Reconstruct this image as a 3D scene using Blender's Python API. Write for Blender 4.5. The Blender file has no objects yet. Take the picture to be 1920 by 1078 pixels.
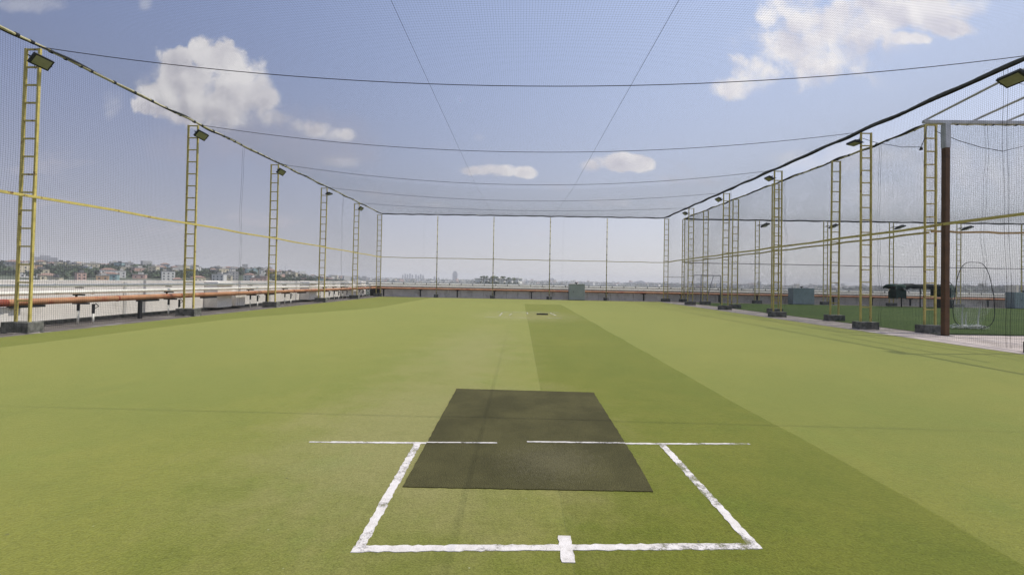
import bpy, bmesh, math, random
from math import radians as R, sin, cos, tan, pi, sqrt
from mathutils import Vector, Matrix
import numpy as np

sc = bpy.context.scene
C = sc.collection
random.seed(7)
rs = np.random.RandomState(11)

# ------------------------------------------------------------------ camera
YAW, PIT, ROL = -0.0201, 0.0134, 0.0180
EYE = Vector((0, 0, 1.788))
_F = Vector((sin(YAW)*cos(PIT), cos(YAW)*cos(PIT), sin(PIT)))
_R = Vector((cos(YAW), -sin(YAW), 0)); _U = _R.cross(_F)
_R2 = cos(ROL)*_R + sin(ROL)*_U; _U2 = -sin(ROL)*_R + cos(ROL)*_U
cam = bpy.data.cameras.new('camera'); co = bpy.data.objects.new('camera', cam); C.objects.link(co)
m = Matrix((_R2, _U2, -_F)).transposed().to_4x4(); m.translation = EYE
co.matrix_world = m
cam.sensor_width = 36; cam.lens = 789/1920*36; cam.shift_y = -21.5/1920
cam.clip_start = .05; cam.clip_end = 40000
sc.camera = co
def px_of(p):                       # only used to word labels (which post a far house shows beside) and to skip hidden houses
    d = Vector(p)-EYE; z = d.dot(_F)
    return 960+789*d.dot(_R2)/z, 517.5-789*d.dot(_U2)/z

# ------------------------------------------------------------------ light
SUN = Vector((.47, .07, 1.0)).normalized()
SUN_EL = math.asin(SUN.z); SUN_AZ = math.atan2(SUN.x, SUN.y)
sl = bpy.data.lights.new('sun', 'SUN'); sl.energy = 4.5; sl.angle = R(.42); sl.color = (1, .955, .88)
so = bpy.data.objects.new('sun', sl); C.objects.link(so); so.rotation_euler = SUN.to_track_quat('Z', 'Y').to_euler()
sc.view_settings.view_transform = 'Standard'; sc.view_settings.look = 'None'
sc.view_settings.exposure = 0.13; sc.view_settings.gamma = 1

W = bpy.data.worlds.new('World'); sc.world = W; W.use_nodes = True
nt = W.node_tree; N = nt.nodes; L = nt.links
for n in list(N): N.remove(n)
def mk(t, **k):
    n = N.new(t)
    for a, b in k.items(): setattr(n, a, b)
    return n
def inp(s, v):
    if hasattr(v, 'is_output'): L.new(v, s)
    else: s.default_value = v
def M_(op, a, b=0., c=0., clamp=False):
    n = mk('ShaderNodeMath', operation=op, use_clamp=clamp)
    for i, v in enumerate((a, b, c)):
        inp(n.inputs[i], v)
    return n.outputs[0]
def V_(op, a, b=(0, 0, 0)):
    n = mk('ShaderNodeVectorMath', operation=op); inp(n.inputs[0], a); inp(n.inputs[1], b)
    return n.outputs['Value'] if op in ('LENGTH', 'DOT_PRODUCT') else n.outputs['Vector']
def MR(v, a, b, c=0., d=1., smooth=True):
    n = mk('ShaderNodeMapRange', interpolation_type='SMOOTHSTEP' if smooth else 'LINEAR')
    for i, x in enumerate((v, a, b, c, d)): inp(n.inputs[i], x)
    return n.outputs[0]
def MX(f, a, b, bt='MIX'):
    n = mk('ShaderNodeMix', data_type='RGBA', blend_type=bt)
    inp(n.inputs[0], f); inp(n.inputs[6], a); inp(n.inputs[7], b); return n.outputs[2]
def NZ(v, sc_, det=6., ro=.55, dist=0.):
    n = mk('ShaderNodeTexNoise'); inp(n.inputs['Vector'], v)
    n.inputs['Scale'].default_value = sc_; n.inputs['Detail'].default_value = det
    n.inputs['Roughness'].default_value = ro; n.inputs['Distortion'].default_value = dist
    return n.outputs['Fac']
tc = mk('ShaderNodeTexCoord'); sx = mk('ShaderNodeSeparateXYZ'); L.new(tc.outputs['Generated'], sx.inputs[0])
Dx, Dy, Dz = sx.outputs
yy = M_('MAXIMUM', Dy, .02)
u = M_('DIVIDE', Dx, yy); v = M_('DIVIDE', Dz, yy)
cb = mk('ShaderNodeCombineXYZ'); L.new(u, cb.inputs[0]); L.new(v, cb.inputs[1]); uvv = cb.outputs[0]
sky = mk('ShaderNodeTexSky', sky_type='NISHITA', sun_disc=False, sun_elevation=SUN_EL, sun_rotation=SUN_AZ,
         altitude=900, air_density=1.0, dust_density=1.6, ozone_density=2.2)
K = 10.0                                            # 1/strength
base = MX(1.0, sky.outputs[0], (1.0, 1.0, 1.12, 1), 'MULTIPLY')
# milky city haze: strongest at the horizon, a little everywhere, brighter toward the sun (right)
az_ = MR(Dx, -.80, .62, 0., 1., False)
ucol = MX(az_, (K*.18, K*.235, K*.44, 1), (K*.64, K*.75, K*1.02, 1))
base = MX(.74, base, ucol)
el = M_('MAXIMUM', Dz, 0.)
hz = M_('POWER', M_('SUBTRACT', 1., M_('MINIMUM', M_('MULTIPLY', el, 1.75), 1.)), 1.9)
hcol = MX(MR(Dx, -.85, .5, 0., 1., False), (K*.415, K*.40, K*.42, 1), (K*.74, K*.71, K*.67, 1))
base = MX(M_('MULTIPLY', hz, .96), base, hcol)
# clouds : soft ellipses (centre u, v, half-axes) eaten by noise
BL = [(-.76, .535, .055, .065), (-.85, .495, .06, .06), (-.705, .475, .075, .075), (-.74, .40, .17, .05), (-.79, .445, .13, .085), (-.665, .435, .070, .060), (-.625, .430, .04, .035),
      (-.86, .425, .09, .05), (-.60, .382, .055, .028), (-.535, .368, .045, .022), (-.50, .357, .05, .022), (-.445, .345, .045, .020), (-.74, .385, .13, .04),
      (.66, .64, .11, .10), (.735, .60, .14, .085), (.86, .655, .18, .05), (.765, .545, .085, .065), (.63, .56, .085, .08), (.56, .505, .08, .045), (.69, .53, .10, .06),
      (.485, .470, .055, .03), (1.02, .665, .08, .035), (.905, .590, .05, .020), (1.0, .61, .06, .024), (.94, .630, .10, .03),
      (-.063, .264, .060, .018), (-.12, .262, .035, .014), (.005, .262, .034, .016), (.222, .287, .065, .024), (.163, .277, .035, .018), (.275, .286, .04, .022)]
FB = [(-1.0, .42, .035, .04), (-1.25, .665, .14, .024), (-.925, .662, .020, .020), (-.104, .342, .019, .012), (.64, .297, .08, .028), (-.19, .182, .05, .012), (.198, .192, .06, .014), (-.44, .280, .05, .014), (1.05, .27, .24, .075), (.90, .22, .16, .05), (1.25, .33, .2, .06), (.78, .31, .10, .04), (.75, .575, .20, .11)]
def field(vec, BL):
    cur = None
    for (a, b, p, q) in BL:
        d = V_('MULTIPLY', V_('SUBTRACT', vec, (a, b, 0)), (1/p, 1/q, 0))
        e = M_('SUBTRACT', 1., V_('DOT_PRODUCT', d, d))
        cur = e if cur is None else M_('MAXIMUM', cur, e)
    return M_('MAXIMUM', cur, -1.7)
def VOR(vec, sc_):
    n = mk('ShaderNodeTexVoronoi', feature='SMOOTH_F1'); inp(n.inputs['Vector'], vec); n.inputs['Scale'].default_value = sc_; n.inputs['Smoothness'].default_value = .7
    return n.outputs['Distance']
def warp(vec):
    cw = mk('ShaderNodeCombineXYZ'); L.new(M_('MULTIPLY', M_('SUBTRACT', NZ(vec, 14., 3., .6), .5), .045), cw.inputs[0]); L.new(M_('MULTIPLY', M_('SUBTRACT', NZ(vec, 17., 3., .6), .5), .045), cw.inputs[1])
    return V_('ADD', vec, cw.outputs[0])
def relief(vec):
    wv = warp(vec)
    a = M_('MULTIPLY', M_('SUBTRACT', NZ(wv, 7.0, 10., .56), .5), 3.4)
    c_ = M_('MULTIPLY', M_('SUBTRACT', NZ(wv, 24., 5., .55), .5), 1.5)
    return M_('ADD', M_('ADD', a, c_), M_('MULTIPLY', M_('SUBTRACT', .40, VOR(wv, 17.)), 1.2))
r1 = relief(uvv)
fld = M_('ADD', M_('ADD', field(uvv, BL), r1), .22)
faint = MR(M_('ADD', field(uvv, FB), r1), -.3, 1.3)
soft = NZ(uvv, 4.3, 3., .5)
edge_w = M_('ADD', .38, M_('ADD', M_('MULTIPLY', MR(soft, .42, .62), .9), M_('MULTIPLY', MR(u, .2, .5), .5)))
edge_w = M_('ADD', edge_w, M_('MULTIPLY', MR(v, .41, .36), .25))
alpha = MR(fld, -.05, edge_w)
r2 = relief(V_('ADD', uvv, (.014, .020, 0)))
wv0 = warp(uvv); wv1 = warp(V_('ADD', uvv, (.010, .014, 0))); r3 = M_('MULTIPLY', VOR(wv0, 15.), -1.); r4 = M_('MULTIPLY', VOR(wv1, 15.), -1.)
rel = M_('ADD', M_('MULTIPLY', M_('SUBTRACT', r1, r2), .30), M_('MULTIPLY', M_('SUBTRACT', r3, r4), 1.5))
inner = M_('ADD', MR(fld, .5, 2.6), M_('MULTIPLY', M_('MULTIPLY', MR(v, .45, .37), MR(u, -.50, -.66)), .55))
shade = M_('ADD', M_('SUBTRACT', M_('ADD', .74, M_('MULTIPLY', M_('SUBTRACT', NZ(uvv, 6.5, 5., .55), .5), 1.9)), M_('MULTIPLY', inner, .34)), rel, clamp=True)
caz = MR(Dx, -.6, .6, 0., 1., False)
ccol = MX(shade, MX(caz, (K*.40, K*.39, K*.46, 1), (K*.62, K*.61, K*.72, 1)), MX(caz, (K*.77, K*.75, K*.76, 1), (K*.96, K*.93, K*.94, 1)))
col = MX(M_('MULTIPLY', faint, .34), base, ccol)
col = MX(M_('MULTIPLY', alpha, .95), col, ccol)
dsh = V_('MULTIPLY', V_('SUBTRACT', uvv, (-.62, .335, 0)), (1/.34, 1/.10, 0))
shv = MR(M_('ADD', M_('SUBTRACT', 1., V_('DOT_PRODUCT', dsh, dsh)), M_('MULTIPLY', M_('SUBTRACT', NZ(uvv, 6., 6., .6), .5), 2.2)), 0., 1.3)
col = MX(M_('MULTIPLY', M_('MULTIPLY', shv, .45), M_('SUBTRACT', 1., alpha)), col, (K*.42, K*.40, K*.47, 1))
# thin stretched veils low in the sky
vv = V_('MULTIPLY', uvv, (1.6, 5.5, 0))
n3 = NZ(vv, 2.3, 6., .6)
veil = M_('MULTIPLY', MR(n3, .54, .72), MR(v, .42, .16)); veil = M_('MULTIPLY', veil, MR(v, .02, .12))
col = MX(M_('MULTIPLY', veil, .38), col, (K*.60, K*.55, K*.58, 1))
bg = mk('ShaderNodeBackground'); bg.inputs[1].default_value = 1/K; L.new(col, bg.inputs[0])
wo = mk('ShaderNodeOutputWorld'); L.new(bg.outputs[0], wo.inputs[0])
try:
    W.cycles.sampling_method = 'MANUAL'; W.cycles.sample_map_resolution = 512
except Exception: pass
sc.cycles.max_bounces = 6; sc.cycles.transparent_max_bounces = 24
sc.cycles.volume_bounces = 0
sc.cycles.use_denoising = True; sc.cycles.use_adaptive_sampling = False

# ------------------------------------------------------------------ materials
MATS = {}
def mat(name, rgb, rough=.8, metal=0., var=.18, vscale=6., fine=0., fscale=120., bump=0., spot=None, spot_scale=3., spot_lo=.55, spot_hi=.7, spec=.35, sheen=0.):
    """procedural painted / mineral surface: two noises on object coordinates, optional stains"""
    if name in MATS: return MATS[name]
    ma = bpy.data.materials.new(name); ma.use_nodes = True; t = ma.node_tree; n = t.nodes; l = t.links
    b = n['Principled BSDF']
    tcn = n.new('ShaderNodeNewGeometry')
    a = n.new('ShaderNodeTexNoise'); a.inputs['Scale'].default_value = vscale; a.inputs['Detail'].default_value = 5
    l.new(tcn.outputs['Position'], a.inputs['Vector'])
    mr = n.new('ShaderNodeMapRange'); mr.inputs[1].default_value = .3; mr.inputs[2].default_value = .7
    mr.inputs[3].default_value = 1-var; mr.inputs[4].default_value = 1+var; l.new(a.outputs['Fac'], mr.inputs[0])
    fac = mr.outputs[0]
    if fine:
        f = n.new('ShaderNodeTexNoise'); f.inputs['Scale'].default_value = fscale; f.inputs['Detail'].default_value = 3
        l.new(tcn.outputs['Position'], f.inputs['Vector'])
        m2 = n.new('ShaderNodeMapRange'); m2.inputs[1].default_value = .3; m2.inputs[2].default_value = .7
        m2.inputs[3].default_value = 1-fine; m2.inputs[4].default_value = 1+fine; l.new(f.outputs['Fac'], m2.inputs[0])
        mm = n.new('ShaderNodeMath'); mm.operation = 'MULTIPLY'; l.new(fac, mm.inputs[0]); l.new(m2.outputs[0], mm.inputs[1]); fac = mm.outputs[0]
    vm = n.new('ShaderNodeVectorMath'); vm.operation = 'SCALE'; vm.inputs[0].default_value = rgb; l.new(fac, vm.inputs['Scale'])
    colo = vm.outputs[0]
    if spot:
        s = n.new('ShaderNodeTexNoise'); s.inputs['Scale'].default_value = spot_scale; s.inputs['Detail'].default_value = 8; s.inputs['Roughness'].default_value = .65
        l.new(tcn.outputs['Position'], s.inputs['Vector'])
        m3 = n.new('ShaderNodeMapRange'); m3.inputs[1].default_value = spot_lo; m3.inputs[2].default_value = spot_hi; l.new(s.outputs['Fac'], m3.inputs[0])
        mx = n.new('ShaderNodeMix'); mx.data_type = 'RGBA'; l.new(m3.outputs[0], mx.inputs[0]); l.new(colo, mx.inputs[6]); mx.inputs[7].default_value = (*spot, 1)
        colo = mx.outputs[2]
    l.new(colo, b.inputs['Base Color'])
    b.inputs['Roughness'].default_value = rough; b.inputs['Metallic'].default_value = metal
    b.inputs['Specular IOR Level'].default_value = spec
    if sheen: b.inputs['Sheen Weight'].default_value = sheen
    if bump:
        f2 = n.new('ShaderNodeTexNoise'); f2.inputs['Scale'].default_value = fscale; f2.inputs['Detail'].default_value = 4; l.new(tcn.outputs['Position'], f2.inputs['Vector'])
        bp = n.new('ShaderNodeBump'); bp.inputs['Strength'].default_value = bump; bp.inputs['Distance'].default_value = .01
        l.new(f2.outputs['Fac'], bp.inputs['Height']); l.new(bp.outputs[0], b.inputs['Normal'])
    MATS[name] = ma; return ma

yellow = mat('yellow_paint', (.55, .45, .13), .55, var=.22, vscale=5, spot=(.17, .085, .03), spot_scale=5, spot_lo=.57, spot_hi=.66)
yellow_pale = mat('yellow_pipe_paint', (.50, .45, .24), .5, var=.2, vscale=4, spot=(.10, .07, .03), spot_scale=6, spot_lo=.60, spot_hi=.70)
black_rope = mat('black_rope', (.018, .018, .016), .9, var=.3)
thread = mat('net_thread', (.030, .036, .034), .9, var=.1)
thread_g = mat('net_thread_weathered', (.075, .085, .08), .9, var=.1)
thread_w = mat('white_net_thread', (.55, .56, .52), .9, var=.1)
conc_dark = mat('mossy_concrete', (.15, .148, .13), .95, var=.35, vscale=7, fine=.25, fscale=60, bump=.5, spot=(.04, .045, .035), spot_scale=4, spot_lo=.48, spot_hi=.68)
conc_pale = mat('pale_cement', (.34, .30, .27), .95, var=.2, vscale=3, fine=.2, fscale=50, bump=.4, spot=(.16, .13, .11), spot_scale=1.3)
conc_walk = mat('walkway_concrete', (.36, .31, .285), .95, var=.18, vscale=2.5, fine=.14, fscale=70, bump=.3, spot=(.17, .145, .13), spot_scale=.9, spot_lo=.52, spot_hi=.7)
deck_m = mat('roof_screed', (.115, .10, .088), .95, var=.3, vscale=1.3, fine=.2, fscale=40, bump=.5, spot=(.27, .25, .23), spot_scale=.8, spot_lo=.56, spot_hi=.66)
wall_w = mat('white_render', (.82, .78, .72), .9, var=.07, vscale=1.5, fine=.05, fscale=30, bump=.15, spot=(.55, .51, .46), spot_scale=1.1, spot_lo=.60, spot_hi=.78)
wall_g = mat('grey_render', (.62, .60, .565), .9, var=.10, vscale=1.5, fine=.07, fscale=30, bump=.15, spot=(.36, .345, .32), spot_scale=.9, spot_lo=.55, spot_hi=.75)
cope_m = mat('coping_grey', (.60, .60, .57), .9, var=.12, vscale=1.0)
pipe_w = mat('white_pipe_paint', (.80, .77, .68), .5, var=.07, vscale=3, spot=(.40, .36, .28), spot_scale=2.5, spot_lo=.62, spot_hi=.75)
pipe_o = mat('orange_pipe_paint', (.47, .235, .12), .65, var=.2, vscale=2, spot=(.37, .12, .065), spot_scale=1.4, spot_lo=.52, spot_hi=.66)
pipe_r = mat('red_pipe_joint', (.30, .075, .045), .6, var=.25, vscale=5)
steel_d = mat('dark_bracket', (.022, .022, .024), .6, var=.3)
housing = mat('lamp_housing', (.022, .024, .025), .55, var=.2)
lens = mat('lamp_glass', (.27, .27, .17), .3, var=.12, vscale=9, spec=.6)
brown = mat('brown_post_paint', (.105, .048, .016), .6, var=.2, vscale=3, spot=(.05, .02, .01), spot_scale=4, spot_lo=.55, spot_hi=.75)
galv = mat('galvanised_steel', (.48, .49, .51), .65, .0, var=.2, vscale=3)
cabinet = mat('cabinet_grey_green', (.33, .36, .34), .6, var=.08, vscale=1.5)
cabinet_t = mat('cabinet_teal', (.27, .33, .32), .6, var=.10, vscale=1.5)
tarp = mat('tarpaulin_green', (.030, .075, .062), .7, var=.35, vscale=2.5)
tarp_b = mat('tarpaulin_black', (.014, .022, .024), .7, var=.3, vscale=2.5)
paint_goal = mat('goal_tube_grey', (.20, .21, .22), .5, var=.1)
white_cloth = mat('white_mesh_cloth', (.62, .63, .58), .8, var=.2, vscale=8)
rubber = mat('rubber_block', (.03, .028, .026), .8, var=.3)

def node_mat(name):
    ma = bpy.data.materials.new(name); ma.use_nodes = True
    global nt, N, L
    nt = ma.node_tree; N = nt.nodes; L = nt.links
    return ma, N['Principled BSDF']

def turf_mat(name, rgb, rgb2, main=True):
    ma, b = node_mat(name)
    tcn = mk('ShaderNodeTexCoord'); P = tcn.outputs['Object']
    s = mk('ShaderNodeSeparateXYZ'); L.new(P, s.inputs[0]); X, Y, _ = s.outputs
    big = NZ(P, .22, 4.); mid = NZ(P, 1.6, 6., .62)
    st = NZ(V_('MULTIPLY', P, (1.2, 3.6, 1)), 1.4, 6., .65)
    fine = NZ(P, 72., 3., .65); fine2 = NZ(P, 26., 4., .7)
    c = MX(MR(M_('ADD', M_('MULTIPLY', big, .6), M_('MULTIPLY', mid, .4)), .38, .62), rgb, rgb2)
    sheen_w = .12
    if main:
        # wobbling edges of the carpet rolls
        wob = M_('MULTIPLY', M_('SUBTRACT', NZ(P, .35, 3.), .5), .22)
        Xw = M_('ADD', X, wob)
        dark = M_('MULTIPLY', MR(M_('ADD', X, M_('MULTIPLY', wob, .1)), .355, .375), MR(Xw, 3.31, 3.27))
        dark = M_('MULTIPLY', dark, MR(Y, 34.2, 33.6))
        c = MX(M_('MULTIPLY', dark, .95), c, MX(1., c, (.80, .85, .76, 1), 'MULTIPLY'))
        sheen_w = M_('SUBTRACT', 1.0, M_('MULTIPLY', dark, .36))
        edge = MR(Y, 16., 27., -12.2, -8.9)
        left = MR(M_('SUBTRACT', Xw, edge), .04, -.04)
        c = MX(M_('MULTIPLY', left, .8), c, MX(1., c, (.72, .80, .66, 1), 'MULTIPLY'))
        sheen_w = M_('SUBTRACT', sheen_w, M_('MULTIPLY', left, .30))
        # brownish wear round both creases
        w1 = V_('MULTIPLY', V_('SUBTRACT', P, (-.9, 5.2, 0)), (1/2.5, 1/3.6, 0))
        w2 = V_('MULTIPLY', V_('SUBTRACT', P, (.2, 22.3, 0)), (1/3.6, 1/4.5, 0))
        w3 = V_('MULTIPLY', V_('SUBTRACT', P, (-1.2, 11, 0)), (1/1.9, 1/9.5, 0))
        wr = M_('MAXIMUM', M_('MAXIMUM', M_('SUBTRACT', 1., V_('LENGTH', w1)), M_('SUBTRACT', 1., V_('LENGTH', w2))), M_('MULTIPLY', M_('SUBTRACT', 1., V_('LENGTH', w3)), .7))
        wr = M_('MULTIPLY', MR(M_('ADD', wr, M_('MULTIPLY', M_('SUBTRACT', mid, .5), .9)), -.05, .75), .75)
        c = MX(wr, c, (.185, .162, .075, 1))
        # scuffed long streaks
        c = MX(M_('MULTIPLY', MR(st, .55, .70), .5), c, MX(1., c, (.78, .80, .72, 1), 'MULTIPLY'))
        # diagonal scuffs and greener patches where the pile is fresher
        rt = mk('ShaderNodeVectorRotate', rotation_type='Z_AXIS'); L.new(P, rt.inputs['Vector']); rt.inputs['Angle'].default_value = .5
        sf = NZ(V_('MULTIPLY', rt.outputs[0], (.9, 6., 1)), 1.1, 7., .7)
        c = MX(M_('MULTIPLY', MR(sf, .60, .70), .38), c, MX(1., c, (.66, .70, .62, 1), 'MULTIPLY'))
        gp = NZ(P, .9, 5., .65)
        c = MX(M_('MULTIPLY', MR(gp, .52, .68), .45), c, MX(1., c, (.80, 1.0, .86, 1), 'MULTIPLY'))
        # faint roll joints every 3.66 m
        jn = M_('ABSOLUTE', M_('SUBTRACT', M_('FRACT', M_('DIVIDE', M_('ADD', X, 3.30), 3.66)), .5))
        c = MX(M_('MULTIPLY', MR(jn, .4975, .4995), .35), c, (.06, .07, .02, 1))
    g = M_('ADD', M_('MULTIPLY', MR(fine, .3, .7, .0, 1., False), .60), M_('MULTIPLY', MR(fine2, .3, .7, 0., 1., False), .32))
    g = M_('ADD', g, .54)
    sv = mk('ShaderNodeVectorMath', operation='SCALE'); L.new(c, sv.inputs[0]); L.new(g, sv.inputs['Scale']); c = sv.outputs[0]
    # sparse dark specks and pale crumbs
    vo = mk('ShaderNodeTexVoronoi'); vo.inputs['Scale'].default_value = 2.1; L.new(P, vo.inputs['Vector'])
    sp = MR(vo.outputs['Distance'], .030, .018)
    pk = mk('ShaderNodeSeparateColor'); L.new(vo.outputs['Color'], pk.inputs[0])
    c = MX(M_('MULTIPLY', sp, M_('GREATER_THAN', pk.outputs[0], .62)), c, (.05, .05, .03, 1))
    vo2 = mk('ShaderNodeTexVoronoi'); vo2.inputs['Scale'].default_value = 4.3; L.new(P, vo2.inputs['Vector'])
    c = MX(M_('MULTIPLY', MR(vo2.outputs['Distance'], .030, .02), .5), c, (.42, .42, .28, 1))
    L.new(c, b.inputs['Base Color']); b.inputs['Roughness'].default_value = .95; b.inputs['Specular IOR Level'].default_value = .04
    inp(b.inputs['Sheen Weight'], sheen_w); b.inputs['Sheen Roughness'].default_value = .4; b.inputs['Sheen Tint'].default_value = (.95, .93, .32, 1)
    bp = mk('ShaderNodeBump'); bp.inputs['Strength'].default_value = .55; bp.inputs['Distance'].default_value = .012
    L.new(M_('ADD', fine, M_('MULTIPLY', fine2, .8)), bp.inputs['Height']); L.new(bp.outputs[0], b.inputs['Normal'])
    return ma
turf_m = turf_mat('lime_turf', (.099, .113, .0155, 1), (.138, .136, .0215, 1))
turf2_m = turf_mat('green_turf', (.026, .050, .016, 1), (.042, .068, .021, 1), False)

def mat_mat():
    ma, b = node_mat('practice_mat')
    tcn = mk('ShaderNodeTexCoord'); P = tcn.outputs['Object']
    mid = NZ(P, 1.4, 6., .6); f = NZ(P, 120., 3., .6); f2 = NZ(P, 30., 4., .7)
    c = MX(MR(mid, .35, .65), (.050, .046, .0175, 1), (.071, .065, .025, 1))
    wv = V_('MULTIPLY', V_('SUBTRACT', P, (.35, 4.2, 0)), (1/.8, 1/.7, 0))
    w = M_('MULTIPLY', MR(M_('ADD', M_('SUBTRACT', 1., V_('LENGTH', wv)), M_('MULTIPLY', M_('SUBTRACT', f2, .5), 1.8)), .2, .9), .28)
    c = MX(w, c, (.135, .120, .075, 1))
    sc1 = M_('MULTIPLY', MR(NZ(P, 45., 4., .75), .66, .74), .35)
    c = MX(sc1, c, (.20, .20, .15, 1))
    g = M_('ADD', M_('MULTIPLY', MR(f, .3, .7, 0., 1., False), 1.3), .38)
    sv = mk('ShaderNodeVectorMath', operation='SCALE'); L.new(c, sv.inputs[0]); L.new(g, sv.inputs['Scale'])
    L.new(sv.outputs[0], b.inputs['Base Color']); b.inputs['Roughness'].default_value = .95; b.inputs['Specular IOR Level'].default_value = .2
    bp = mk('ShaderNodeBump'); bp.inputs['Strength'].default_value = .9; bp.inputs['Distance'].default_value = .012
    L.new(f, bp.inputs['Height']); L.new(bp.outputs[0], b.inputs['Normal'])
    return ma
mat_m = mat_mat()

def paint_mat(name, wear, rgb=(.60, .565, .54, 1)):
    ma, b = node_mat(name)
    tcn = mk('ShaderNodeTexCoord'); P = tcn.outputs['Object']
    big = NZ(P, 2.6, 3.); f = NZ(P, 60., 5., .75); f2 = NZ(P, 14., 4., .7)
    k = M_('ADD', M_('ADD', M_('MULTIPLY', M_('SUBTRACT', big, .5), 2.1), M_('MULTIPLY', M_('SUBTRACT', f2, .5), .9)), M_('MULTIPLY', M_('SUBTRACT', f, .5), 1.0))
    gone = MR(k, wear, wear+.30)
    b.inputs['Base Color'].default_value = rgb; b.inputs['Roughness'].default_value = .9
    g2 = MX(MR(f2, .35, .65), rgb, (.50, .465, .43, 1)); L.new(g2, b.inputs['Base Color'])
    L.new(M_('SUBTRACT', 1., M_('MULTIPLY', gone, .9)), b.inputs['Alpha'])
    bp = mk('ShaderNodeBump'); bp.inputs['Strength'].default_value = .5; bp.inputs['Distance'].default_value = .01
    L.new(f, bp.inputs['Height']); L.new(bp.outputs[0], b.inputs['Normal'])
    return ma
paint = paint_mat('crease_paint', .07); paint_worn = paint_mat('crease_paint_worn', -.06); paint_faint = paint_mat('crease_paint_faint', -.06, (.48, .46, .34, 1))

# ------------------------------------------------------------------ mesh helpers
class MB:
    def __init__(s): s.bm = bmesh.new()
    def box(s, x0, y0, z0, x1, y1, z1, bevel=0., mat=None):
        r = bmesh.ops.create_cube(s.bm, size=1.)
        vs = r['verts']
        for w in vs:
            w.co = Vector(((x0+x1)/2+w.co.x*(x1-x0), (y0+y1)/2+w.co.y*(y1-y0), (z0+z1)/2+w.co.z*(z1-z0)))
        if mat is not None:
            for w in vs: w.co = mat @ w.co
        if bevel:
            es = list({e for w in vs for e in w.link_edges})
            bmesh.ops.bevel(s.bm, geom=es, offset=bevel, segments=2, affect='EDGES', profile=.6)
        return s
    def tube(s, pts, r, n=8, caps=True):
        pts = [Vector(p) for p in pts]; rings = []
        for i, p in enumerate(pts):
            d = (pts[min(i+1, len(pts)-1)]-pts[max(i-1, 0)]).normalized()
            a = d.cross(Vector((0, 0, 1)) if abs(d.z) < .95 else Vector((0, 1, 0))).normalized(); b = a.cross(d)
            rr = r[i] if isinstance(r, (list, tuple)) else r
            rings.append([s.bm.verts.new(p+rr*(cos(2*pi*k/n)*a+sin(2*pi*k/n)*b)) for k in range(n)])
        for A, B in zip(rings, rings[1:]):
            for k in range(n):
                f = s.bm.faces.new((A[k], A[(k+1) % n], B[(k+1) % n], B[k])); f.smooth = n > 5
        if caps and n > 2:
            s.bm.faces.new(list(reversed(rings[0]))); s.bm.faces.new(rings[-1])
        return s
    def poly(s, pts):
        s.bm.faces.new([s.bm.verts.new(p) for p in pts]); return s
    def prism(s, pts, z0, z1):
        a = [s.bm.verts.new((p[0], p[1], z0)) for p in pts]; b = [s.bm.verts.new((p[0], p[1], z1)) for p in pts]
        n = len(pts)
        for k in range(n): s.bm.faces.new((a[k], a[(k+1) % n], b[(k+1) % n], b[k]))
        s.bm.faces.new(list(reversed(a))); s.bm.faces.new(b); return s
    def build(s, name, m, parent=None, loc=(0, 0, 0)):
        me = bpy.data.meshes.new(name); bmesh.ops.recalc_face_normals(s.bm, faces=s.bm.faces[:]); s.bm.to_mesh(me); s.bm.free()
        for q in (m if isinstance(m, (list, tuple)) else [m]): me.materials.append(q)
        o = bpy.data.objects.new(name, me); C.objects.link(o); o.parent = parent; o.location = loc
        return o
USED = {}
def tag(o, label=None, cat=None, group=None, kind=None):
    if label: o['label'] = label
    if cat: o['category'] = cat
    if group: o['group'] = group
    if kind: o['kind'] = kind
    return o
def empty(name, loc=(0, 0, 0), rz=0):
    o = bpy.data.objects.new(name, None); C.objects.link(o); o.location = loc; o.rotation_euler = (0, 0, rz); o.empty_display_size = .3
    return o
def copy_tree(o, parent=None):
    c = o.copy(); C.objects.link(c); c.parent = parent
    for ch in [x for x in KIDS.get(o.name, [])]:
        copy_tree(ch, c)
    return c
KIDS = {}
def kids_index(root):
    def rec(o):
        ks = [x for x in C.objects if x.parent == o]
        KIDS[o.name] = ks
        for k in ks: rec(k)
    rec(root)
ORD = ['nearest', 'second', 'third', 'fourth', 'fifth', 'sixth', 'seventh']

# ------------------------------------------------------------------ the roof, the ground
XL, XR, H = -14.61, 14.77, 8.63
def LY(i): return 12.28+6.28*i
XS = 16.75; EY0, EY1, EX1 = 17.55, 43.7, 54.
def SY(i): return 17.55+5.23*i
BACK = 43.7

tag(MB().box(-16.6, -14, -1.2, 60, 45.6, 0).build('roof_deck', deck_m), kind='structure', label='weathered dark screed of the rooftop round the pitch')
tag(MB().box(-17.4, -14.8, -30, 60.8, 46.6, -1.2).build('building_block', wall_g), kind='structure')
def turf_sheet(name, x0, y0, x1, y1, z, m, rag=.05, step=.35):
    pts = []
    def run(a, b):
        n = max(2, int((Vector(b)-Vector(a)).length/step))
        for k in range(n):
            t = k/n; pts.append((a[0]+(b[0]-a[0])*t+random.uniform(-rag, rag), a[1]+(b[1]-a[1])*t+random.uniform(-rag, rag)))
    run((x0, y0), (x1, y0)); run((x1, y0), (x1, y1)); run((x1, y1), (x0, y1)); run((x0, y1), (x0, y0))
    return MB().prism(pts, .002, z).build(name, m)
tag(turf_sheet('artificial_turf', -14.18, -10, 14.05, 42.6, .016, turf_m, .025), kind='structure', label='lime green carpet of the netted cricket pitch')
conc_d = mat('dark_walkway', (.21, .185, .165), .95, var=.25, vscale=1.6, fine=.16, fscale=60, bump=.3, spot=(.33, .29, .26), spot_scale=.8, spot_lo=.55, spot_hi=.68)  # darker concrete tone with paler blotches, for the far stretch of walkway
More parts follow.
